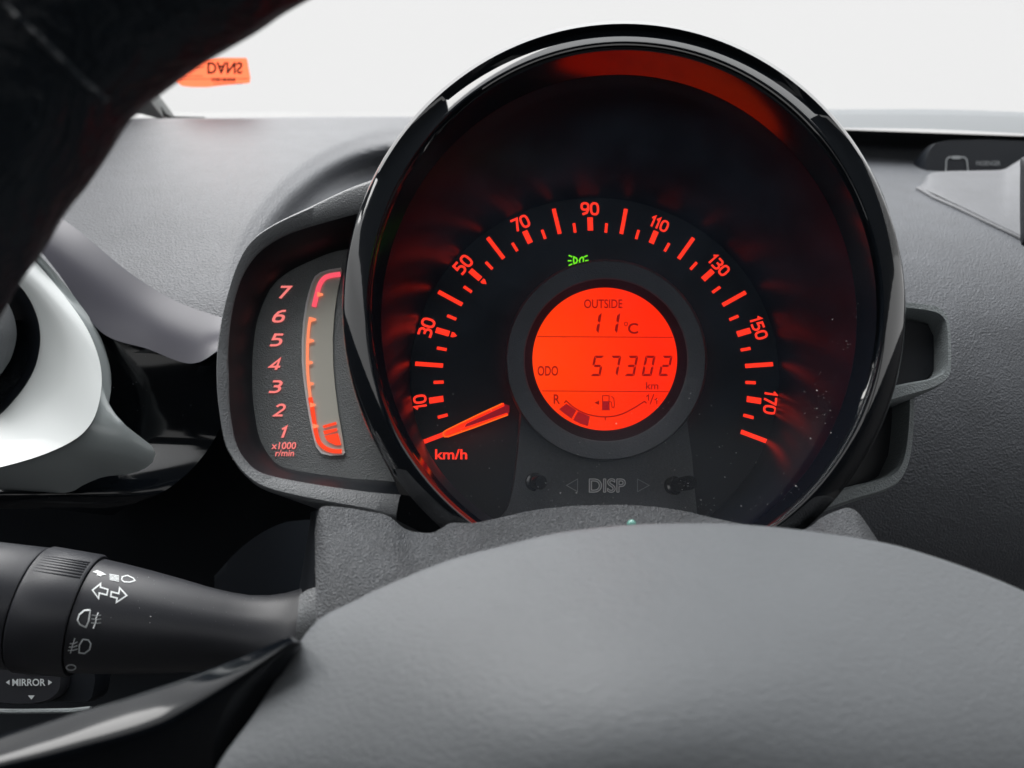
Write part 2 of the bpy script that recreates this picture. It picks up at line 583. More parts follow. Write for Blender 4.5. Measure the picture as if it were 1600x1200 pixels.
m_ = emat('lcd_red', (1.0, 0.026, 0.0), 0.54)
nt = m_.node_tree                                 # uneven backlight, warmer where the lamp sits at the lower left
tc = nt.nodes.new('ShaderNodeTexCoord'); gr = nt.nodes.new('ShaderNodeVectorMath'); gr.operation = 'DISTANCE'
gr.inputs[1].default_value = (-0.028, 0.02, 0.065)
mr = nt.nodes.new('ShaderNodeMapRange'); mr.inputs['From Min'].default_value = 0.005; mr.inputs['From Max'].default_value = 0.05
rp = nt.nodes.new('ShaderNodeValToRGB')
rp.color_ramp.elements[0].color = (1.0, 0.050, 0.0, 1); rp.color_ramp.elements[1].color = (1.0, 0.019, 0.0, 1)
nt.links.new(tc.outputs['Object'], gr.inputs[0]); nt.links.new(gr.outputs['Value'], mr.inputs['Value']); nt.links.new(mr.outputs[0], rp.inputs[0])
nt.links.new(rp.outputs[0], nt.nodes['Principled BSDF'].inputs['Emission Color'])
emat('lcd_ink', (0.24, 0.002, 0.001), 0.55)
emat('lcd_fill', (0.27, 0.005, 0.008), 0.60)
emat('needle_lit', (1.0, 0.024, 0.004), 0.65)
emat('needle_edge', (1.0, 0.12, 0.006), 0.6)
emat('tach_red', (1.0, 0.23, 0.21), 0.47)
emat('tach_pink', (1.0, 0.10, 0.15), 0.47)
emat('tach_orange', (1.0, 0.27, 0.13), 0.47)
emat('tach_bar', (1.0, 0.065, 0.022), 0.5)
emat('lamp_green', (0.17, 0.85, 0.015), 0.55)
clear_mat('lens_clear', 0.14, 1.35, 0.6, film=0.011)
clear_mat('windscreen_glass', 0.0, 1.15, 0.6)

# ------------------------------------------------------------------ the setting round the dashboard
WS = Plane(800, 178, 0.66, Vector((0, 0.472, 1.0)))          # the windscreen's plane
v, f = box(-60, 60, -60, 60, -1.06, -1.0)
obj('ground', v, f, 'asphalt', kind='structure', smooth=False)
v, f = box(-0.62, 1.25, -1.3, 0.015, 0.53, 0.55)
obj('roof_lining', v, f, 'lining', kind='structure', smooth=False)
v, f = box(-0.62, 1.25, -1.3, 1.2, -0.62, -0.60)
obj('car_floor', v, f, 'cabin_dark', kind='structure', smooth=False)
v, f = merge(box(-0.64, -0.62, -1.3, 1.2, -0.60, 0.15), box(1.25, 1.27, -1.3, 1.2, -0.60, 0.15),
             box(-0.62, 1.25, -1.32, -1.30, -0.60, 0.14), box(-0.62, 1.25, 0.72, 0.74, -0.60, 0.17),
             box(-0.64, -0.62, -0.62, -0.54, 0.0, 0.53), box(1.25, 1.27, -0.62, -0.54, 0.0, 0.53))
obj('car_body', v, f, 'cabin_dark', kind='structure', smooth=False)

# windscreen, its sticker and pillar
gl = [WS.on(190, 182), WS.on(2400, 178), Vector((1.15, 0.015, 0.5285)), Vector((-0.55, 0.015, 0.5285))]
v, f = loft([gl, [p + Vector((0, 0.002, 0.0045)) for p in gl]], caps=(True, True))
o = obj('windscreen', v, f, 'windscreen_glass', smooth=False, label='clear car windscreen with pale overcast sky behind it', cat='windscreen')

# ------------------------------------------------------------------ dashboard
dash = thing('dashboard', 'grey grained plastic dashboard below the windscreen', 'dashboard', P(1100, 700, 0.42))
DTAB = [(150, 0.665), (186, 0.60), (230, 0.525), (300, 0.445), (400, 0.385), (490, 0.350), (640, 0.325), (800, 0.32)]
def d_left(px, py):
    d = interp(DTAB, py)
    s = 316 - math.hypot(px - 654, py - 512)          # the hollow in front of which the gauge pod stands
    if s > 0:
        slope = (interp(DTAB, py - 15) - interp(DTAB, py + 15)) / 30
        w = smoothstep(0, 46, s)
        d += s * slope * (0.35 * smoothstep(0, 14, s) + 0.62 * smoothstep(22, 60, s))
    return d
xs = [40 + 6.0 * i for i in range(112)]; ys = [186 + 5.0 * j for j in range(74)]
top = lambda x: 186.5 - 2.0 * smoothstep(250, 640, x)
rows = [[P(x, top(x) - 2, 0.66) for x in xs]]
for j, y in enumerate(ys):
    rows.append([P(x, y + (top(x) - 186) * (1 - j / 73), d_left(x, y)) for x in xs])
v, f = loft(rows, closed=False)
obj('upper_panel', v, f, 'dash_grain', dash)

def d_right(px, py):
    sh = (px - 1450) * 0.0
    tab = [(203, 0.640), (225, 0.632), (250, 0.600), (275, 0.548), (300, 0.505), (340, 0.462), (400, 0.425), (480, 0.398), (560, 0.384), (650, 0.377), (760, 0.376), (860, 0.382), (960, 0.395)]
    return interp(tab, py + (px - 1450) * -0.02)
xs = [1200 + 8.0 * i for i in range(60)]
rows = []
for j in range(110):
    y = 203 + 7.2 * j
    rows.append([P(x, y + (x - 1330) * 0.035 * max(0, 1 - j / 20), d_right(x, y)) for x in xs])
v, f = loft(rows, closed=False)
obj('passenger_panel', v, f, 'dash_grain_dark', dash)
A = [(1180, 171), (1330, 171), (1460, 171), (1600, 175), (1760, 181)]
B = [(1180, 199), (1330, 200), (1460, 202), (1600, 209), (1760, 217)]
v, f = ribbon(A, B, 0.70, 0.585, 0.010, n=60, m=12, back=0.07)
obj('windscreen_ledge', v, f, 'ledge', dash)

v, f = ribbon([(1437, 290), (1443, 281), (1454, 271), (1480, 267.5), (1530, 266.5), (1566, 265), (1582, 257), (1600, 246), (1660, 210)],
              [(1436, 292), (1446, 297), (1462, 304), (1485, 315), (1515, 329), (1545, 344), (1572, 357), (1600, 370), (1660, 398)],
              lambda x, y: 0.535, lambda x, y: d_right(x, y) - 0.004, 0.006, n=80, m=14, back=0.03)
obj('passenger_shelf', v, f, 'shelf', dash)
v, f = tube([P(x, y, d_right(x, y) - 0.0015) for x, y in [(1434, 294), (1460, 309), (1500, 327), (1545, 349), (1600, 375), (1660, 403)]], 0.0013, 10)
obj('shelf_edge', v, f, 'shelf', dash)

v, f = ribbon([(-60, 755), (0, 778), (110, 774), (200, 790), (300, 720), (345, 660), (420, 720), (520, 760), (700, 780)],
              [(-60, 1300), (0, 1300), (110, 1300), (200, 1300), (300, 1300), (345, 1300), (420, 1300), (520, 1300), (700, 1300)], 0.39, 0.36, -0.02, n=80, m=16)
obj('lower_panel', v, f, 'black_matte', dash)
v, f = ribbon([(505, 812), (470, 813), (440, 818), (405, 835), (370, 862), (335, 900)], [(505, 1010), (470, 1010), (440, 1010), (405, 1010), (370, 1010), (335, 1010)], lambda x, y: 0.300 + (505 - x) * 0.0005, lambda x, y: 0.290 + (505 - x) * 0.0005, 0.004, n=50, m=10, back=0.03)
obj('knee_panel', v, f, 'black_satin', dash)

# gloss black surround beside the vent; lavender strip stands in for its sky reflection
sd = lambda x, y: 0.345 - 0.02 * (x / 340.0)
A = [(40, 285), (75, 324), (130, 366), (200, 424), (270, 468), (340, 494), (390, 505)]
B = [(20, 340), (47, 372), (95, 432), (157, 518), (230, 545), (300, 568), (352, 540)]
v, f = ribbon(A, B, lambda x, y: sd(x, y) + 0.006, lambda x, y: sd(x, y) - 0.008, 0.002, n=80, m=12)
obj('sky_reflection_strip', v, f, 'lavender', dash)
gtab = [(480, 0.338), (560, 0.334), (640, 0.334), (685, 0.3325), (702, 0.3290), (735, 0.3200), (766, 0.3130), (775, 0.3118), (786, 0.313), (800, 0.319), (830, 0.333)]
rows = []
for j in range(60):
    y = 500 + 5.0 * j
    xr = interp([(500, 372), (545, 366), (600, 358), (660, 348), (715, 312), (760, 252), (778, 205), (800, 170)], y)
    rows.append([P(-40 + (xr + 40) * i / 50, y + 10 * smoothstep(0.5, 1.0, i / 50) * smoothstep(680, 760, y), interp(gtab, y) + 0.012 * (i / 50) ** 3) for i in range(51)])
v, f = loft(rows, closed=False)
obj('gloss_trim', v, f, 'piano_black', dash)
gb = bvh_of(v, f)
v, f = flecks([(182, 600), (224, 605), (217, 650), (275, 655), (180, 540), (100, 760), (230, 560), (150, 740)], lambda x, y: project(gb, x, y, 0.0001), 0.00022, 3, 18)
obj('dust', v, f, 'dust', dash, smooth=False, kind='stuff')

# pillar and sticker
pil = thing('windscreen_pillar', 'pale grey windscreen pillar trim rising behind the steering wheel rim', 'pillar', P(210, 187, 0.64))
b0, b1 = P(258, 188, 0.655), P(120, 192, 0.64)
t0, t1 = Vector((-0.39, 0.13, 0.475)), Vector((-0.56, 0.10, 0.475))
rows = []
for k in range(13):
    t = k / 12
    a = b0.lerp(t0, t); b = b1.lerp(t1, t)
    m_ = a.lerp(b, 0.3) - Vector((0, 0.012, -0.004))
    rows.append([a + Vector((0, 0.02, 0.01)), a, m_, b, b + Vector((0, 0.03, 0))])
v, f = loft(rows, closed=False)
obj('trim_panel', v, f, 'pillar', pil)
v, f = tube([P(320, 185.5, 0.658), P(285, 184.5, 0.657), P(268, 184, 0.656), P(258, 179, 0.655), P(248, 165, 0.652), P(234, 143, 0.648), P(214, 110, 0.642)], 0.0016, 8)
obj('gasket', v, f, 'rubber', pil)

stk = thing('windscreen_sticker', 'small orange label on the windscreen, its lettering seen upside down from behind', 'sticker', WS.on(330, 110))
v, f = plate([(385, 87), (387, 90), (392, 119), (391, 126), (386, 127), (350, 130), (325, 133), (300, 133), (285, 131), (274, 122), (268, 113), (268, 106), (276, 96), (288, 90), (300, 88), (345, 87)], WS, 0.0006, 0.003)
obj('label_sheet', v[:len(v) // 2], [tuple(range(len(v) // 2))], 'sticker_orange', stk, smooth=False)
V, Fc = text2d('DANS', 0.03)
V = fit(V, 325, 93, 380, 112); V = [(x, 204 - y, z) for x, y, z in V]       # upside down
printed('lettering', V, Fc, WS, 'sticker_ink', stk, 0.0034)
V, Fc = [], []
random.seed(3)
x = 332
while x < 368:
    w = random.uniform(1.5, 4)
    o = len(V); V += [(x, 117, 0), (x + w, 117, 0), (x + w, 123, 0), (x, 123, 0)]; Fc.append((o, o + 1, o + 2, o + 3)); x += w + random.uniform(1, 2)
for (x0, x1, y) in ((290, 320, 100), (282, 318, 114), (280, 389, 118.5), (335, 380, 126)):
    o = len(V); V += [(x0, y, 0), (x1, y - 0.5, 0), (x1, y + 0.5, 0), (x0, y + 1, 0)]; Fc.append((o, o + 1, o + 2, o + 3))
printed('small_print', V, Fc, WS, 'sticker_ink', stk, 0.0034)

# passenger warning display
PW = Plane(1540, 245, 0.57, Vector((0.05, 1, -0.12)))
pw = thing('passenger_warning_display', 'dark display with belt outline and word PASSENGER, sunk in the dashboard', 'display', P(1540, 262, 0.58))
v, f = plate([(1443, 280), (1443, 250), (1449, 232), (1460, 220), (1480, 215), (1540, 214), (1700, 220), (1700, 285)], PW, 0.02, 0.0, 4, n=80)
obj('display_panel', v, f, 'black_satin', pw)
V, Fc = stroke2d([(1477, 268), (1478, 250), (1482, 246), (1487, 246)], 2.2)
V2, F2 = stroke2d([(1500, 246), (1506, 246), (1510, 250), (1512, 268)], 2.2)
V3 = [Vector(p) for p in ((1487, 244), (1500, 244), (1500, 249), (1487, 249))]
vv, ff = merge((V, Fc), (V2, F2), (V3, [(0, 1, 2, 3)]))
printed('belt_symbol', [(p.x, p.y, 0) for p in vv], ff, PW, 'faint_print', pw, 0.0006)
V, Fc = text2d('PASSENGER', 0.0)
printed('lettering', fit(V, 1525, 252, 1562, 259), Fc, PW, 'faint_print', pw, 0.0006)

# far right: edge of the centre screen
v, f = patch([(1594, 262), (1597, 246), (1640, 235), (1700, 240), (1700, 390), (1640, 395), (1599, 385), (1594, 360)], (1650, 315), 0.37, 0.355, n=60, m=6)
obj('centre_screen', v, f, 'black_satin', label='dark edge of a screen at the right of the dashboard', cat='screen')

# ------------------------------------------------------------------ side air vent
vent = thing('air_vent', 'round side air vent in a broad bright silver ring', 'air vent', P(20, 560, 0.33))
so = [(-60, 330), (10, 362), (38, 390), (70, 425), (105, 468), (135, 512), (153, 555), (159, 595), (152, 640), (136, 670), (108, 692), (60, 713), (0, 730), (-60, 742)]
si = [(-60, 400), (-20, 418), (14, 434), (30, 446), (45, 466), (58, 495), (63, 525), (61, 550), (54, 576), (40, 602), (22, 625), (0, 648), (-25, 662), (-60, 675)]
v, f = ribbon(so, si, lambda x, y: 0.331 - 0.036 * smoothstep(380, 740, y), 0.325, 0.003, n=90, m=14, back=0.012)
obj('silver_ring', v, f, 'silver', vent)
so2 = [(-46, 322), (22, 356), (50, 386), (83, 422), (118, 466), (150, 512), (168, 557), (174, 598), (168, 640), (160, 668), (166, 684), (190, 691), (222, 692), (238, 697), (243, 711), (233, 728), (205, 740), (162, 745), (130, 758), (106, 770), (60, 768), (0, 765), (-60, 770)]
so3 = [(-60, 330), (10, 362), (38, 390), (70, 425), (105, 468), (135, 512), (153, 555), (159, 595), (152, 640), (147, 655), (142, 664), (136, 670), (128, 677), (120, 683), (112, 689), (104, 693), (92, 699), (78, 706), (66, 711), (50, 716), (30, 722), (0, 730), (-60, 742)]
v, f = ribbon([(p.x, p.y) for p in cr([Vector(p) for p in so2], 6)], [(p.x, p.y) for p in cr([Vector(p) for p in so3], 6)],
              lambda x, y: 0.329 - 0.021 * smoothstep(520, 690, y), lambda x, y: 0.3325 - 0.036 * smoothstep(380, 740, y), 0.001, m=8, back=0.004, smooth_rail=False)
obj('outer_ring_and_reflection', v, f, 'ring_reflection_grey', vent)  # lower lobe is added: its grey paints a bright reflection in the gloss trim
sj = [(x * 0.62 - 26, 540 + (y - 540) * 0.80) for x, y in si]
v, f = ribbon(si, sj, 0.329, 0.345, 0.0, n=90, m=8, back=0.001)
obj('inner_sleeve', v, f, 'black_satin', vent)
v, f = patch([(-60, 440), (-20, 446), (0, 460), (18, 484), (26, 520), (20, 552), (10, 572), (-10, 594), (-60, 610)], (-60, 525), 0.325, 0.312, n=70, m=8)
obj('nozzle', v, f, 'frame_grey', vent)

# ------------------------------------------------------------------ tachometer pod
TF = Plane(450, 560, 0.238)            # front of the frame
TP = Plane(470, 580, 0.253)            # the printed face
tach = thing('tachometer', 'grey tachometer pod with red figures 1 to 7 beside the speedometer', 'tachometer', P(450, 790, 0.24))
outer = [(616, 264), (600, 270), (544, 290), (487, 318), (424, 349), (390, 375), (370, 410), (355, 455), (344, 500), (337, 550), (336, 595), (340, 640), (349, 692), (362, 718), (378, 740), (409, 764), (469, 781), (562, 799), (618, 812)]
inner = [(606, 314), (596, 318), (570, 326), (525, 338), (450, 361), (405, 388), (380, 420), (366, 455), (357, 500), (353, 550), (354, 587), (355, 630), (360, 668), (366, 692), (378, 714), (405, 737), (469, 752), (562, 766), (624, 772)]
face = [(574, 384), (566, 385.5), (556, 387), (520, 394), (480, 410), (446, 428), (424, 449), (410, 477), (401, 505), (396, 540), (394, 575), (395, 620), (401, 665), (408, 690), (420, 711), (432, 724), (454, 734), (500, 742), (552, 749), (600, 752), (618, 754)]
N = 150
ro = [Vector((p.x, p.y, 0)) for p in resample(cr([Vector((*p, 0)) for p in outer]), N)]
ri = [Vector((p.x, p.y, 0)) for p in resample(cr([Vector((*p, 0)) for p in inner]), N)]
rf = [Vector((p.x, p.y, 0)) for p in resample(cr([Vector((*p, 0)) for p in face]), N)]
ring = lambda pts, pl, lift: [pl.on(p.x, p.y, lift) for p in pts]
mixr = lambda t: [a.lerp(b, t) for a, b in zip(ro, ri)]
v, f = loft([ring(ro, TF, -0.075), ring(ro, TF, -0.004), ring(mixr(0.02), TF, -0.0016), ring(mixr(0.10), TF, -0.0004), ring(mixr(0.22), TF, 0.0), ring(mixr(0.9), TF, -0.0012), ring(mixr(1.0), TF, -0.002)], closed=False)
obj('housing', v, f, 'frame_grey', tach)
v, f = loft([ring(ri, TF, -0.0021), [a.lerp(b, 0.5) for a, b in zip(ring(ri, TF, -0.0021), ring(rf, TP, 0.004))], ring(rf, TP, 0.002), ring(rf, TP, 0.0)], closed=False)
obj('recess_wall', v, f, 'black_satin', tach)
v, f = plate([(p.x, p.y) for p in rf] + [(590, 700), (572, 640), (563, 570), (562, 500), (566, 430)], TP, 0.002)
tface = obj('face', v, f, 'gauge_face', tach)
for s, (x, y) in zip('7654321', [(447, 457), (436.5, 494.5), (432.5, 531.5), (429, 568), (431, 604.5), (436, 641), (445, 674)]):
    V, Fc, w = digits2d(s, 0.17, shear=0.26)
    ww = 11 if s == '1' else 18
    V = fit(V, x - ww / 2 - (0 if s == '1' else 2), y - 10, x + ww / 2 + (0 if s == '1' else 2), y + 10)
    printed('numeral', V, Fc, TP, 'tach_red', tface, 0.0003)
V, Fc = text2d('x1000', 0.01); printed('unit_lettering', fit(V, 425, 691, 463, 702, 0.15), Fc, TP, 'tach_red', tface, 0.0003)
V, Fc = text2d('r/min', 0.01); printed('unit_lettering', fit(V, 431, 703, 460, 713, 0.15), Fc, TP, 'tach_red', tface, 0.0003)
strip = [(534, 421), (515, 424), (502, 428), (494, 434), (489, 444), (484, 460), (480, 477), (476, 505), (474, 535), (474, 565), (476, 590), (480, 620), (485, 650), (491, 680), (496, 698), (504, 708), (517, 711), (536, 710), (539, 706), (536, 685), (529, 645), (524, 605), (521, 570), (520.5, 530), (523, 490), (528, 455), (535, 424)]
v, f = plate(strip, TP, 0.001, 0.0006)
bar = obj('bar_display', v, f, 'strip_grey', tach, smooth=False)
c = (507, 565)
V, Fc = stroke2d(strip[:19], 3.2)
printed('display_border', [(p.x, p.y, 0) for p in V], Fc, TP, 'strip_edge', bar, 0.0008)
V, Fc = stroke2d(cr([Vector(p) for p in [(533, 430), (515, 433), (506, 438), (500, 448), (496, 462), (491.5, 481)]], 6), 7.5)
printed('scale_line', [(p.x, p.y, 0) for p in V], Fc, TP, 'tach_pink', bar, 0.0010)
V, Fc = stroke2d(cr([Vector(p) for p in [(486, 497), (483.5, 515), (482, 535), (481.5, 560), (482.5, 590), (486, 622)]], 6), 4.5)
printed('scale_line', [(p.x, p.y, 0) for p in V], Fc, TP, 'tach_orange', bar, 0.0010)
V, Fc = stroke2d(cr([Vector(p) for p in [(486, 622), (490, 645), (494, 672), (499, 690), (508, 700), (520, 705), (535, 706)]], 6), 6.5)
printed('scale_line', [(p.x, p.y, 0) for p in V], Fc, TP, 'tach_bar', bar, 0.0011)
V, Fc = [], []
for (x, y) in [(502, 462), (491, 501), (488, 534), (486, 568), (487.5, 601), (490.5, 634), (495, 667)]:
    o = len(V); V += [(x - 5, y - 4, 0), (x + 4, y - 1.5, 0), (x + 4, y + 1.5, 0), (x - 5, y + 4, 0)]; Fc.append((o, o + 1, o + 2, o + 3))
printed('scale_mark', V, Fc, TP, 'tach_orange', bar, 0.0012)
for q in ([(505, 666), (526, 660), (527, 664), (507, 670)], [(506, 674), (527.5, 669.5), (528, 674), (508, 680)],
          [(508, 682), (529, 677.5), (534, 696), (526, 696.5), (516, 692), (511, 688)]):
    printed('bar_segment', [(x, y, 0) for x, y in q], [tuple(range(len(q)))], TP, 'tach_bar', bar, 0.0010)
v, f = flecks([(395, 722), (430, 742), (470, 748), (520, 755), (555, 760), (500, 640), (440, 690)], lambda x, y: TP.on(x, y, 0.003), 0.00018, 6, 16)
obj('dust', v, f, 'dust', tach, smooth=False, kind='stuff')

# ------------------------------------------------------------------ brackets at the right of the pod
brk = thing('gauge_bracket', 'grey double loop bracket at the right side of the speedometer', 'bracket', P(1390, 780, 0.26))
BF = Plane(1400, 640, 0.262)
def frame_part(name, outr, inr, thick, m, parent, depth_lift=0.0):
    N = 90
    a = resample(cr([Vector((*p, 0)) for p in outr]), N); b = resample(cr([Vector((*p, 0)) for p in inr]), N)
    rg = lambda t, lift: [BF.on(*(x.lerp(y, t)).xy, lift + depth_lift) for x, y in zip(a, b)]
    v, f = loft([rg(0, -thick), rg(0, -0.003), rg(0.06, -0.0012), rg(0.2, 0), rg(0.85, 0), rg(1.0, -0.0012), rg(1.0, -thick)], closed=False)
    return obj(name, v, f, m, parent)
frame_part('upper_loop', [(1370, 486), (1395, 489), (1414, 491), (1436, 495), (1449, 505), (1455, 522), (1457, 550), (1457, 590), (1452, 606), (1440, 616), (1420, 625), (1390, 634), (1350, 646)],
           [(1370, 499), (1395, 501), (1413, 503), (1433, 507), (1444, 514), (1449, 526), (1451, 550), (1450, 578), (1446, 592), (1436, 600), (1418, 606), (1390, 611), (1350, 620)], 0.03, 'frame_light', brk, 0.012)
v, f = plate([(1350, 499), (1440, 512), (1449, 530), (1449, 585), (1430, 603), (1350, 618)], BF, 0.02, 0.004)
obj('upper_backing', v, f, 'black_satin', brk, smooth=False)
frame_part('lower_loop', [(1431, 590), (1431, 625), (1430, 660), (1428, 690), (1424, 716), (1417, 738), (1404, 757), (1380, 770), (1345, 781), (1300, 796), (1270, 806)],
           [(1421, 590), (1420.5, 625), (1419, 660), (1416, 690), (1412, 712), (1404, 730), (1392, 741), (1370, 750), (1335, 758), (1300, 768), (1270, 776)], 0.05, 'frame_light', brk, 0.0)
v, f = plate([(1345, 560), (1424, 600), (1420, 690), (1395, 745), (1300, 785), (1330, 690)], BF, 0.02, -0.012)
obj('lower_backing', v, f, 'black_satin', brk, smooth=False)

# ------------------------------------------------------------------ speedometer
DP = Plane(929, 588, 0.30)            # the dial
LP = Plane(945, 561, 0.273)           # the screen
RP = Plane(947, 563, 0.2675)          # front of the round boss
sp = thing('speedometer', 'round speedometer in a gloss black hood with glowing red figures', 'speedometer', P(945, 860, 0.25))
NA = AX + Vector((0, 0, 0.018)); NB = AX + Vector((0, 0, 0.036)); N1 = AX + Vector((0, 0, 0.044)); N2 = AX + Vector((0.0341, 0, 0.06)); N3 = AX + Vector((0.0251, 0, 0.0266))
rings = [ell(960, 500, 400, 412, 0.315), ell(970, 486, 434, 443, 0.250), ell(975, 482, 440, 449.5, 0.2335, norm=NA), ell(975, 482, 440.5, 450, 0.2315, norm=NA), ell(975, 482, 438.8, 448, 0.2300, norm=NB), ell(975.2, 482, 436, 445, 0.2286, norm=N1),
         ell(976, 482, 424, 434.5, 0.2270), ell(977, 482, 407, 419, 0.2253), ell(977, 482, 404, 416, 0.2253), ell(977, 482, 402, 414, 0.2262),
         ell(976.7, 482.5, 400.5, 412, 0.2264), ell(976, 483, 398.5, 409.5, 0.2274), ell(975.7, 483.4, 397, 408, 0.2277), ell(975, 484, 394.5, 405.5, 0.2290, norm=N2)]
v, f = loft(rings)
obj('bezel', v, f, 'gloss_black', sp, sharp=60)
fa = ell(975, 484, 394.5, 405.5, 0.2290, norm=N2)
fb = [p * (1 + 0.0031 * math.cos(4 * math.pi * k / 160) - 0.0015 * math.sin(4 * math.pi * k / 160)) for k, p in enumerate(ell(967, 500.3, 371.5, 383.7, 0.2359, norm=N3))]
v, f = loft([[p.lerp(q, k / 4) for p, q in zip(fa, fb)] for k in range(5)])
obj('hood_facet', v, f, 'facet_black', sp)
v, f = loft([fb, ell(960, 513, 353, 357, 0.2480), ell(949, 534, 330.5, 329, 0.2636), ell(941, 557, 311, 306.5, 0.2783), ell(934, 576, 296, 289, 0.2910), ell(930, 585, 290, 281, 0.2978), ell(929, 588, 288, 279, 0.2996)])
obj('inner_wall', v, f, 'wall_black', sp)
v, f = loft([ell(929, 588, 290, 281, 0.302), ell(929, 588, 290, 281, 0.30)], caps=(True, True))
dial = obj('dial_face', v, f, 'dial_black', sp)

# ticks: one mesh per kind, in the dial's own frame, turned about its axis
DC = DP.c
ex = (Vector((1, 0, 0)) - AX * AX.x).normalized()
ey = ex.cross(AX).normalized()
if ey.z < 0: ey = -ey
ez = -AX
DR = ((DP.on(929 + 281, 588) - DC).length + (DP.on(929 - 281, 588) - DC).length) / 2
M0 = Matrix((ex, ey * 1.045, ez)).transposed().to_4x4()
spo = Vector(sp['origin'])
def dial_m(ang): return Matrix.Translation(DC - spo) @ M0 @ Matrix.Rotation(-R(ang), 4, 'Z')
def tick_mesh(name, r0, r1, w):
    me = bpy.data.meshes.new(name)
    a, b, h = r0 * DR, r1 * DR, w * DR / 2; z0, z1 = 0.0, 0.0004
    me.from_pydata([(-h, a, z0), (h, a, z0), (h, b, z0), (-h, b, z0), (-h, a, z1), (h, a, z1), (h, b, z1), (-h, b, z1)], [],
                   [(4, 5, 6, 7), (0, 1, 5, 4), (1, 2, 6, 5), (2, 3, 7, 6), (3, 0, 4, 7)])
    me.materials.append(MATS['lit_tick'])
    return me
tl, tm, ts = tick_mesh('long_tick', 0.845, 1.0, 0.022), tick_mesh('number_tick', 0.846, 0.924, 0.031), tick_mesh('short_tick', 0.838, 0.893, 0.0155)
K = 1.230
for s in range(0, 181, 5):
    me = tl if s % 20 == 0 else (tm if s % 10 == 0 else ts)
    me = me.copy(); me.transform(dial_m((s - 90) * K))     # the scale is a touch taller than wide, so each tick has its own slant
    o = bpy.data.objects.new('tick', me)
    COL.objects.link(o); o.parent = dial
for s in (30, 50):
    a = (s - 90) * K
    q = [(-0.014, 0.834), (0.014, 0.834), (0.014, 0.820), (0.0, 0.800), (-0.014, 0.820)]
    me = bpy.data.meshes.new('limit_mark')
    me.from_pydata([(x * DR, y * DR, 0.0003) for x, y in q], [], [(0, 4, 3, 2, 1)])
    me.materials.append(MATS['lit_tick'])
    me.transform(dial_m(a))
    o = bpy.data.objects.new('limit_mark', me); COL.objects.link(o); o.parent = dial
for s in range(10, 171, 20):
    V, Fc, w = digits2d(str(s), 0.175, 0.08)
    ay = min(p[1] for p in V); by = max(p[1] for p in V); ax_ = min(p[0] for p in V); bx = max(p[0] for p in V)
    hgt = 0.082 * DR; sc = hgt / (by - ay); sx = sc * 0.98
    me = bpy.data.meshes.new('numeral')
    me.from_pydata([((p[0] - (ax_ + bx) / 2) * sx, 0.978 * DR + (p[1] - (ay + by) / 2) * sc, 0.0003 + p[2] * 0.002) for p in V], [], Fc)
    me.materials.append(MATS['lit_red'])
    me.transform(dial_m((s - 90) * K))
    o = bpy.data.objects.new('numeral', me); COL.objects.link(o); o.parent = dial
V, Fc = text2d('km/h', 0.018); printed('unit_lettering', fit(V, 680, 702, 730, 718), Fc, DP, 'lit_red', dial, 0.0003)
# sidelight symbol
g = []
for pts, cl in [([(888.5, 399.5), (894, 402)], 0), ([(887, 408), (892.8, 408)], 0), ([(888.5, 415.5), (894, 412.8)], 0),
                ([(896.5, 402), (896, 408), (897, 412.5), (900.5, 411), (902, 407.5), (900.5, 404)], 1),
                ([(906, 411), (905.2, 408), (906.5, 404.5), (909, 402.5), (911, 402.8), (911.5, 406), (911.3, 410)], 0),
                ([(912.5, 402), (918, 399.8)], 0), ([(914, 408), (919.5, 407.6)], 0)]:
    a, b = stroke2d(pts, 2.0, bool(cl)); g.append((a, b))
vv, ff = merge(*g)
printed('sidelight_lamp', [(p.x, p.y, 0) for p in vv], ff, DP, 'lamp_green', dial, 0.0004)

# round boss, screen
v, f = loft([ell(947, 563, 158, 158, 0.298), ell(947, 563, 156.5, 156.5, 0.2690), ell(947, 563, 154.5, 154.5, 0.2677), ell(947, 563, 129, 128.5, 0.2675), ell(946.7, 562.7, 127, 126.5, 0.2679)])
obj('centre_boss', v, f, 'boss_grey', sp)
v, f = loft([ell(946.7, 562.7, 127, 126.5, 0.2679), ell(946.5, 562.5, 125.5, 125, 0.2684), ell(945.3, 561.3, 115.3, 114, 0.2722), ell(945, 561, 113, 111.5, 0.2733), ell(945, 561, 112.8, 111.3, 0.276)])
obj('boss_bevel', v, f, 'boss_bevel', sp)
v, f = loft([ell(945, 561, 114, 113, 0.2745), ell(945, 561, 114, 113, 0.2733)], caps=(True, True))
lcd = obj('lcd_screen', v, f, 'lcd_red', sp, smooth=False)
LQ = Plane(945, 561, 0.2733)
def seg(name, V2, Fc, m='lcd_ink', lift=0.00025): return printed(name, V2, Fc, LQ, m, lcd, lift)
V, Fc = text2d('OUTSIDE', 0.012); seg('lettering', fit(V, 912.5, 468, 972.5, 482), Fc)
V, Fc = text2d('ODO', 0.012); seg('lettering', fit(V, 840, 572, 872, 587.5), Fc)
V, Fc = text2d('km', 0.012); seg('lettering', fit(V, 1009, 597, 1028.5, 608.5), Fc)
V, Fc = text2d('R', 0.012); seg('lettering', fit(V, 865, 616.5, 875, 631.5), Fc)
V, Fc = text2d('C', 0.02); seg('lettering', fit(V, 981, 505, 997, 522), Fc)
V, Fc = stroke2d(sup(978, 506.5, 2.6, 2.8, 14, 1.0), 1.3, True); seg('degree_sign', [(p.x, p.y, 0) for p in V], Fc)
SEGP = {'a': (0, 1), 'b': 1, 'c': 2, 'd': 3, 'e': 4, 'f': 5, 'g': 6}
DIG = {'0': 'abcdef', '1': 'bc', '2': 'abged', '3': 'abgcd', '5': 'afgcd', '7': 'abc'}
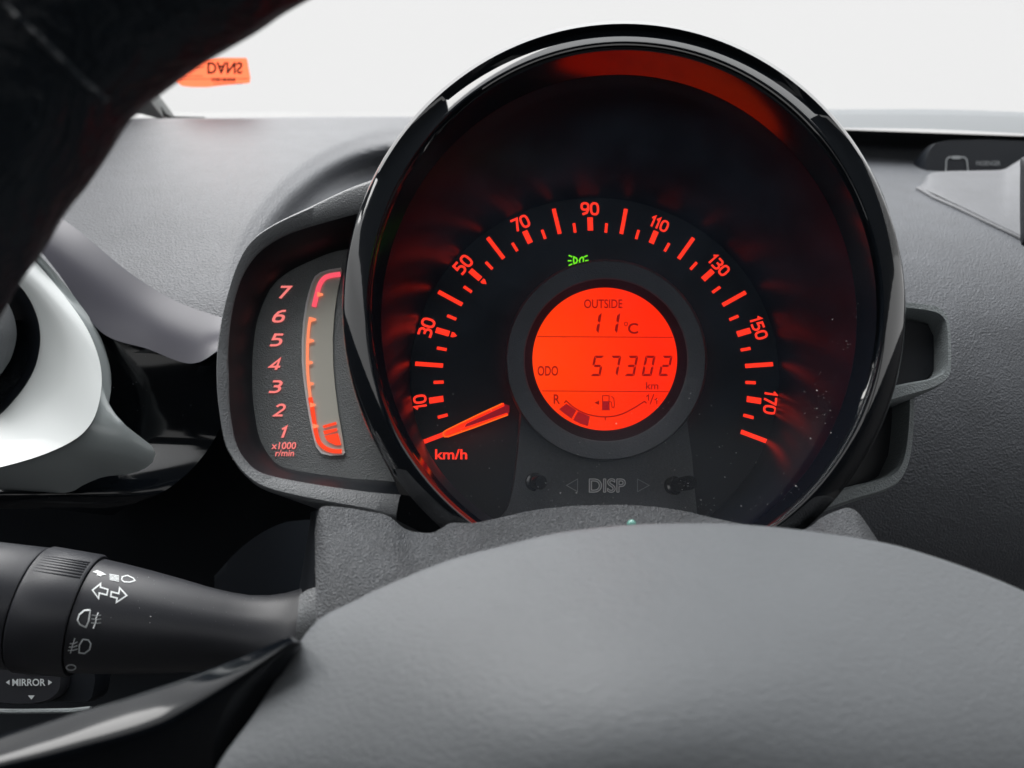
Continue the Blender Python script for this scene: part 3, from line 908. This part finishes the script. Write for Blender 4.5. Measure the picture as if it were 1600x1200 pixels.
def seven(ch, x, y, w, h, shear, t=3.7):
    """x,y bottom-left; returns px verts and faces"""
    def q(u, v_): return (x + u + shear * v_, y - v_, 0)
    e = 0.7; hh = h / 2
    S = {'a': [(e, h), (w - e, h), (w - t, h - t), (t, h - t)], 'd': [(e, 0), (t, t), (w - t, t), (w - e, 0)],
         'g': [(t * .5 + e, hh), (t, hh + t / 2), (w - t, hh + t / 2), (w - t * .5 - e, hh), (w - t, hh - t / 2), (t, hh - t / 2)],
         'f': [(0, h - e), (t, h - t - e), (t, hh + t / 2 + e), (t * .3, hh + e), (0, hh + e * 1.5)], 'e': [(0, e), (0, hh - e * 1.5), (t * .3, hh - e), (t, hh - t / 2 - e), (t, t + e)],
         'b': [(w, h - e), (w, hh + e * 1.5), (w - t * .3, hh + e), (w - t, hh + t / 2 + e), (w - t, h - t - e)], 'c': [(w, e), (w - t, t + e), (w - t, hh - t / 2 - e), (w - t * .3, hh - e), (w, hh - e * 1.5)]}
    V, Fc = [], []
    for s in DIG[ch]:
        o = len(V); V += [q(*p) for p in S[s]]; Fc.append(tuple(range(o, len(V))))
    return V, Fc
for ch, x in zip('57302', (922, 948.5, 975, 1002, 1028.5)):
    V, Fc = seven(ch, x, 588, 16, 32, 0.20); seg('odometer_digit', V, Fc)
for x in (921, 950):
    V, Fc = seven('1', x, 521.5, 16 - 2, 33, 0.16, 4.4); seg('temperature_digit', V, Fc)
for (x0, y0, x1, y1) in ((839, 526.3, 1051, 527.3), (847, 611.0, 1046.5, 612.2)):
    seg('divider_line', [(x0, y0 - .5, 0), (x1, y1 - .5, 0), (x1, y1 + .6, 0), (x0, y0 + .6, 0)], [(0, 1, 2, 3)])
V, Fc = stroke2d([(881.5, 630), (884.5, 626.5)] + [(p[0], p[1]) for p in cr([Vector(p) for p in [(885, 627), (898, 638), (915, 646.5), (935, 651), (955, 651), (972, 647), (990, 638), (1006.5, 627.5)]], 6)] + [(1007, 627.5), (1010, 630.5)], 1.9)
seg('fuel_scale', [(p.x, p.y, 0) for p in V], Fc)
seg('fuel_scale', [(944.8, 651, 0), (946.6, 651, 0), (946.6, 657, 0), (944.8, 657, 0)], [(0, 1, 2, 3)])
for q in ([(885, 631), (900.5, 641.5), (893, 654.5), (881, 646), (873.5, 639.5)], [(903, 643), (921.5, 651), (918.5, 666), (906, 662), (895.5, 656.5)]):
    seg('fuel_bar', [(x, y, 0) for x, y in q], [tuple(range(len(q)))], 'lcd_fill')
seg('filler_arrow', [(928.5, 629.5, 0), (936, 626, 0), (936, 633, 0)], [(0, 1, 2)])
g = [stroke2d([(941.5, 640), (941.5, 618.5), (951.5, 618.5), (951.5, 640)], 1.4), stroke2d([(955, 619), (959, 623), (960, 634), (958.5, 637.5), (956, 636), (955.5, 629), (952.5, 627.5)], 1.4)]
vv, ff = merge(*g); seg('fuel_pump', [(p.x, p.y, 0) for p in vv], ff)
seg('fuel_pump', [(941.8, 627, 0), (951.2, 627, 0), (951.2, 639.5, 0), (953, 640, 0), (953, 641.3, 0), (940, 641.3, 0), (940, 640, 0), (941.8, 639.5, 0)], [(0, 1, 2, 3, 4, 5, 6, 7)], 'lcd_fill', 0.0003)
for pts in ([(1009.5, 620), (1013, 617.5), (1013, 626)], [(1022.5, 625.5), (1026, 623), (1026, 632)], [(1015.5, 632), (1021.5, 616)]):
    V, Fc = stroke2d(pts, 1.7); seg('lettering', [(p.x, p.y, 0) for p in V], Fc)

# needle, lying over the dial just below the ring of ticks
NP = Plane(745, 655, 0.286)
def slab(name, pts, m, lift, thick, parent):
    v, f = plate(pts, NP, thick, lift)
    return obj(name, v, f, m, parent, smooth=False)
nd = slab('needle', [(786.5, 630.5), (796, 634), (796, 644), (792, 648), (727, 668), (727, 661)], 'needle_dark', 0.0, 0.0008, sp)
slab('lit_arm', [(787, 629.5), (788, 634.5), (729, 662), (725, 667.5), (701, 678.5), (697, 677.5), (697, 673)], 'needle_lit', 0.0004, 0.0012, nd)
slab('lit_arm', [(792.5, 645), (794, 648.5), (760, 661), (700, 683), (695, 682), (701, 677), (725, 668), (735, 665)], 'needle_lit', 0.0002, 0.0010, nd)
V, Fc = stroke2d([(785, 631), (745, 649.5), (700, 671.5), (694, 675), (692.5, 679), (695, 683), (702, 682), (740, 669), (793.5, 648.8)], 2.0)
printed('lit_edge', [(p.x, p.y, 0) for p in V], Fc, NP, 'needle_edge', nd, 0.0007)

# panel below the boss with the two stalk buttons
CP = Plane(945, 720, 0.2635)
v, f = plate([(813, 630), (811, 650), (807, 700), (802, 745), (796, 775), (790, 792), (776, 815), (850, 845), (1040, 845), (1120, 820), (1096, 800), (1092, 760), (1088, 710), (1082, 670), (1075, 630)], CP, 0.03, -0.0035, 3.0)
cp = obj('control_panel', v, f, 'panel_grey', sp)
CQ = Plane(945, 720, 0.2635); CL = -0.0035
V, Fc = text2d('DISP', 0.012)
V = fit(V, 922, 746.5, 979, 768)
vv = [CQ.on(x, y, CL + 0.0006) for x, y, z in V] + [CQ.on(x, y, CL - 0.0001) for x, y, z in V]
n = len(V)
cnt = {}
for t in Fc:
    for a, b in zip(t, t[1:] + t[:1]): cnt[(a, b)] = 1
ff = [tuple(t) for t in Fc] + [(a, b, b + n, a + n) for (a, b) in cnt if (b, a) not in cnt]
obj('lettering', vv, ff, 'faint_print', cp, smooth=False)
# pale strips paint the highlights along the edges of the raised letters
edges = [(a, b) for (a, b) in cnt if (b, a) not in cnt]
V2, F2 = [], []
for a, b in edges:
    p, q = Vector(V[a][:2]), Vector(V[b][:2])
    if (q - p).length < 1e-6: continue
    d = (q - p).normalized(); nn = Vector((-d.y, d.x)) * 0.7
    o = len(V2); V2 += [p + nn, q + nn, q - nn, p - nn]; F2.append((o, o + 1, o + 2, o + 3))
printed('letter_highlight', [(p.x, p.y, 0) for p in V2], F2, CQ, 'edge_highlight', cp, CL + 0.0008, kind='stuff')
for q in ([(886, 757), (903.5, 747), (903.5, 767)], [(998, 747), (998, 767), (1016.5, 757)]):
    v, f = plate(q, CQ, 0.0008, CL + 0.0006)
    obj('arrow', v, f, 'boss_grey', cp, smooth=False)
    V, Fc = stroke2d(q, 1.1, True)
    printed('arrow_highlight', [(p.x, p.y, 0) for p in V], Fc, CQ, 'faint_print', cp, CL + 0.0009)  # pale outline paints the highlight on the raised arrow
for (x0, y0, x1, y1, tilt) in ((836, 751, 845, 755, 0.006), (1056, 757, 1074, 757, 0.010)):
    a = CQ.on(x0, y0, CL); b = CQ.on(x1, y1, CL + tilt)
    r = 12.0 / F * 0.262
    v, f = lathe(a - (b - a) * 0.1, b, [(0, r * 1.22), (0.16, r * 1.22), (0.18, r * 0.92), (0.92, r * 0.92), (1.0, r * 0.78)], 32)
    obj('button', v, f, 'gloss_black', cp)

# lens over the dial, slightly domed
rows = [[p * 1.0012 for p in fb]]
for k in range(1, 8):
    t = k / 8
    rows.append(ell(967, 500.3, 371 * (1 - t), 383 * (1 - t), 0.2362 - 0.0025 * math.sin(math.pi / 2 * t), 160, norm=N3))
v, f = loft(rows)
v.append(P(967, 500.3, 0.2337)); b = len(rows) * 160 - 160
f += [(b + k, b + (k + 1) % 160, len(v) - 1) for k in range(160)]
v2 = [p + AX * 0.0015 for p in v]; n = len(v)
v3, f3 = merge((v, f), (v2, f))
obj('lens', v, f, 'lens_clear', sp)
LN = Plane(970, 498, 0.2362, N3)
spots = [(880, 800), (860, 805), (905, 802), (840, 808), (1062, 775), (1100, 800), (1110, 805), (1280, 600), (1276, 625), (1270, 650), (1266, 680), (1240, 760), (1228, 772), (1180, 790), (690, 785), (1322, 540), (1320, 490)]
v, f = flecks(spots, lambda x, y: LN.on(x, y, 0.002), 0.00018, 9, 16)
v2, f2 = flecks([(700, 800), (780, 812), (900, 800), (1000, 812), (1150, 815), (760, 690), (640, 690), (1060, 640), (980, 700), (880, 730), (1100, 700)], lambda x, y: LN.on(x, y, 0.002), 0.00016, 16, 45)
v, f = merge((v, f), (v2, f2))
obj('dust', v, f, 'dust', sp, smooth=False, kind='stuff')

# ------------------------------------------------------------------ steering column cover
col = thing('steering_column_cover', 'grained grey plastic cover over the steering column below the gauges', 'column cover', P(900, 900, 0.20))
A = [(492, 830), (497, 803), (506, 791), (545, 794), (575, 799), (606, 806), (632, 826), (655, 832), (676, 832), (692, 824), (706, 817), (740, 817), (785, 808), (830, 798), (890, 791), (950, 789), (1000, 790), (1060, 797), (1118, 810), (1180, 822), (1252, 828), (1285, 808), (1310, 797), (1328, 794), (1345, 806), (1375, 850)]
B = [(494, 1010), (496, 1010), (500, 1010), (540, 1010), (575, 1010), (606, 1010), (632, 1010), (655, 1010), (676, 1010), (692, 1010), (706, 1010), (740, 1010), (785, 1010), (830, 1010), (890, 1010), (950, 1010), (1000, 1010), (1060, 1010), (1118, 1010), (1180, 1010), (1252, 1010), (1285, 1010), (1310, 1010), (1328, 1010), (1350, 1010), (1440, 1010)]
v, f = ribbon(A, B, 0.206, 0.180, 0.004, n=220, m=22, back=0.02)
obj('upper_shell', v, f, 'shroud_grain', col)
v, f = ribbon([(500, 796), (496, 830), (492, 880), (489, 930), (486, 1000)], [(486, 800), (482, 830), (474, 880), (466, 930), (462, 1000)], 0.207, 0.26, 0.0, n=40, m=5)
obj('side_shell', v, f, 'black_satin', col)
v, f = ribbon([(498, 916), (480, 922), (468, 930)], [(497, 1000), (478, 1010), (460, 1010)], 0.2055, 0.2, 0.002, n=20, m=8)
obj('stalk_gaiter', v, f, 'frame_grey', col)
bd = P(987, 819, 0.196)
v, f = lathe(bd + Vector((0, 0.0012, 0)), bd - Vector((0, 0.0012, 0)), [(0, 0.0003), (0.12, 0.0009), (0.35, 0.00125), (0.6, 0.00125), (0.85, 0.0009), (1, 0.0003)], 20)
obj('glass_bead', v, f, 'bead_glass', label='tiny pale green glassy bead above the steering wheel hub', cat='bead')

# ------------------------------------------------------------------ indicator stalk
st = thing('indicator_stalk', 'black indicator stalk with white light symbols left of the steering column', 'stalk', P(460, 1002, 0.258))
sa, sb = P(-70, 934, 0.232), P(470, 1003, 0.250)
axd = (sb - sa).normalized()
def tp(px, r):                                       # how far along the stalk its near side meets a photo column
    t = 0.5
    for _ in range(30):
        a = sa + (sb - sa) * t
        n_ = -a.normalized(); n_ = (n_ - axd * n_.dot(axd)).normalized()
        q = a + n_ * r
        t += (px - (800 + q.x / q.y * F)) / 600.0
    return t
def along(rows): return [(tp(px, r), r) for px, r in rows]
v, f = lathe(sa, sb, along([(-100, 0.0182), (12, 0.0187), (15, 0.0184), (17, 0.0176)]))
obj('end_knob', v, f, 'stalk_black', st)
v, f = lathe(sa, sb, along([(17.2, 0.0176), (17.6, 0.0188), (21, 0.0193), (104, 0.0189), (109, 0.0184), (110, 0.0172)]))
kn = obj('switch_ring', v, f, 'stalk_black', st)
sv, sf = lathe(sa, sb, along([(110.2, 0.0170), (112, 0.0176), (150, 0.0170), (200, 0.0160), (250, 0.0148), (300, 0.0134), (340, 0.0127), (370, 0.0126), (400, 0.0134), (425, 0.0148), (445, 0.0166), (457, 0.0180), (462, 0.0182), (465, 0.0176), (467, 0.011)]), 72)
obj('barrel', sv, sf, 'stalk_black', st)
sbv = bvh_of(sv, sf)
s_ = axd.cross(Vector((0, 0, 1))).normalized(); u_ = s_.cross(axd).normalized()
if s_.y > 0: s_ = -s_
for k in range(7):                                   # finger ribs on the switch ring
    a = R(52 + k * 3.4)
    rr = [sa + (sb - sa) * t + (s_ * math.cos(a) + u_ * math.sin(a)) * 0.0190 for t in (tp(26, 0.019), tp(103, 0.019))]
    v, f = tube(rr, 0.00030, 6)
    obj('rib', v, f, 'stalk_black', kn)
g = [stroke2d([(190, 906), (191, 901), (199, 899), (208, 903), (211, 907), (203, 909.5), (194, 909), (190, 906)], 1.8)]
for k in range(5): g.append(stroke2d([(171, 897 + k * 2.1), (186, 900 + k * 2.1)], 1.3))
g.append(([Vector(p) for p in ((144, 893.5), (152, 890.5), (160, 894), (166, 898), (159, 898.5), (158, 900.5), (151, 898.5), (152, 896))], [(0, 1, 7), (1, 2, 6, 7), (2, 3, 4), (2, 4, 5, 6)]))
vv, ff = merge(*g)
draped('flash_symbol', [(p.x, p.y, 0) for p in vv], ff, sbv, 'white_print', st)
for q in ([(144.5, 922), (157, 912), (157, 917.5), (168.5, 921), (167, 929.5), (155, 926.5), (154, 935)], [(174, 924.5), (185.5, 927.5), (187, 918.5), (198, 930.5), (182, 941), (183, 934.5), (173, 932)]):
    V, Fc = stroke2d(q, 2.4, True)
    draped('arrow_symbol', [(p.x, p.y, 0) for p in V], Fc, sbv, 'white_print', st)
g = [stroke2d([(141, 953), (132, 953.5), (124, 960), (121, 969), (125, 976), (134, 980), (138.5, 970), (141, 953)], 2.6)]
for k in range(3): g.append(stroke2d([(143.5 - k * 0.5, 961 + k * 6), (151, 962 + k * 6), (158, 961 + k * 6)], 1.9))
g.append(stroke2d([(153.5, 957), (150, 966), (149, 974), (145.5, 982)], 1.9))
vv, ff = merge(*g); draped('rear_fog_symbol', [(p.x, p.y, 0.1 * (i % 2)) for i, p in enumerate(vv)], ff, sbv, 'white_print', st)
g = [stroke2d([(129.5, 999), (124, 1008), (123.5, 1020), (132, 1021), (140, 1015), (142, 1006), (138, 1000), (129.5, 999)], 2.3)]
for k in range(3): g.append(stroke2d([(109 - k * 1.5, 1005.5 + k * 5.5), (115, 1006 + k * 5), (121, 1003 + k * 5.5)], 1.7))
g.append(stroke2d([(117, 997), (113, 1009), (112.5, 1012), (110, 1021)], 1.7))
vv, ff = merge(*g); draped('front_fog_symbol', [(p.x, p.y, 0) for p in vv], ff, sbv, 'grey_print', st)
V, Fc = stroke2d(sup(111, 1043, 7.2, 4.2, 20, 1.0), 2.2, True)
draped('ring_mark', [(p.x, p.y, 0) for p in V], Fc, sbv, 'grey_print', st)
v, f = flecks([(240, 950), (300, 930), (340, 960), (380, 950), (260, 920), (420, 940)], lambda x, y: project(sbv, x, y, 0.0001), 0.00015, 9, 28)
obj('dust', v, f, 'dust', st, smooth=False, kind='stuff')

# ------------------------------------------------------------------ mirror switch
MP = Plane(60, 1070, 0.30, Vector((0, 1, -0.15)))
ms = thing('mirror_switch', 'round black switch marked MIRROR below the indicator stalk', 'switch', P(60, 1105, 0.30))
v, f = plate([(-60, 1010), (130, 1010), (148, 1030), (153, 1060), (148, 1090), (138, 1100), (-60, 1100)], MP, 0.01, 0.0, 4, n=60)
obj('switch_plate', v, f, 'black_satin', ms)
v, f = plate(sup(44, 1058, 66, 40, 40, 0.8), MP, 0.006, 0.005, 4)
obj('knob', v, f, 'stalk_black', ms)
V, Fc = text2d('MIRROR', 0.02); printed('lettering', fit(V, 33, 1055.5, 84, 1066.5), Fc, MP, 'grey_print', ms, 0.0054)
for q in ([(23, 1061), (29, 1057), (29, 1065)], [(88, 1057), (94.5, 1061), (88, 1065.5)], [(57, 1081), (67.5, 1081), (62.5, 1087.5)]):
    printed('arrow', [(x, y, 0) for x, y in q], [(0, 1, 2)], MP, 'grey_print', ms, 0.0054)
V, Fc = stroke2d([(52, 1044), (69, 1047)], 4.5)
printed('dash_mark', [(p.x, p.y, 0) for p in V], Fc, MP, 'grey_print', ms, 0.0054)
v, f = tube([MP.on(-60, 1106, 0.004), MP.on(40, 1107, 0.004), MP.on(120, 1106, 0.004), MP.on(150, 1103, 0.004)], 0.0010, 8)
obj('edge_trim', v, f, 'frame_light', ms)

# ------------------------------------------------------------------ steering wheel
sw = thing('steering_wheel', 'black steering wheel with leather rim, grey centre pad and gloss black spoke', 'steering wheel', P(1000, 1300, 0.13))
hub = [(330, 1230), (400, 1112), (452, 1030), (478, 990), (505, 963), (555, 938), (600, 916), (702, 875), (800, 849), (875, 832), (987, 820), (1100, 817.5), (1150, 819), (1240, 827), (1375, 847), (1450, 867), (1525, 893), (1600, 924), (1700, 975), (1800, 1060), (1860, 1200), (1850, 1330), (1400, 1420), (800, 1420), (400, 1330)]
de = lambda x, y: 0.166 - 0.034 * smoothstep(820, 1330, y)
v, f = patch(hub, (1000, 1290), de, 0.110, m=26, n=220, power=2.2, back=0.02)
nh = 220
for j in range(3, 27):                                # even out the shoulder round the dome
    r_ = v[j * nh:(j + 1) * nh]
    for _ in range(min(60, (j - 2) * 7)):
        r_ = [(r_[k - 1] + r_[k] * 2 + r_[(k + 1) % nh]) / 4 for k in range(nh)]
    v[j * nh:(j + 1) * nh] = r_
obj('centre_pad', v, f, 'hub_leather', sw)
A = [(-60, 1168), (0, 1149), (65, 1130), (131, 1110), (210, 1086), (285, 1061), (375, 1027), (430, 1003), (452, 995), (470, 1002)]
B = [(-60, 1320), (0, 1320), (60, 1315), (110, 1310), (170, 1300), (230, 1290), (290, 1270), (330, 1235), (400, 1118), (469, 1010)]
v, f = ribbon(A, B, 0.160, 0.158, 0.013, n=100, m=28, back=0.02, prof=lambda t: smoothstep(-0.25, 0.30, t) * 1.19 - 0.19 - 0.55 * smoothstep(0.25, 1.3, t))
obj('spoke_trim', v, f, 'piano_black', sw)
# rim: a tube whose inner side is the edge one sees, running past the frame at both ends
edge = cr([Vector((*p, 0)) for p in [(640, -90), (540, -52), (440, 0), (390, 34), (300, 87), (225, 141), (196, 164), (176, 186), (150, 229), (110, 288), (75, 332), (38, 395), (0, 446), (-50, 540), (-95, 660), (-120, 780)]], 6)
path = []; rad = []
for k, p in enumerate(edge):
    t = (edge[min(k + 2, len(edge) - 1)] - edge[max(k - 2, 0)]).normalized()
    nn = Vector((t.y, -t.x, 0))
    if nn.x > 0: nn = -nn
    q = p + nn * 162
    path.append(P(q.x, q.y, 0.122))
path = resample(path, 70)
rad = [0.0166] * 70
v, f = tube(path, rad, 40)
obj('rim', v, f, 'rim_leather', sw)
v, f = tube([P(x, y, 0.1045) for x, y in [(8, 8), (60, 58), (120, 118), (168, 160)]], 0.0005, 8)
obj('rim_seam', v, f, 'rim_leather', sw)
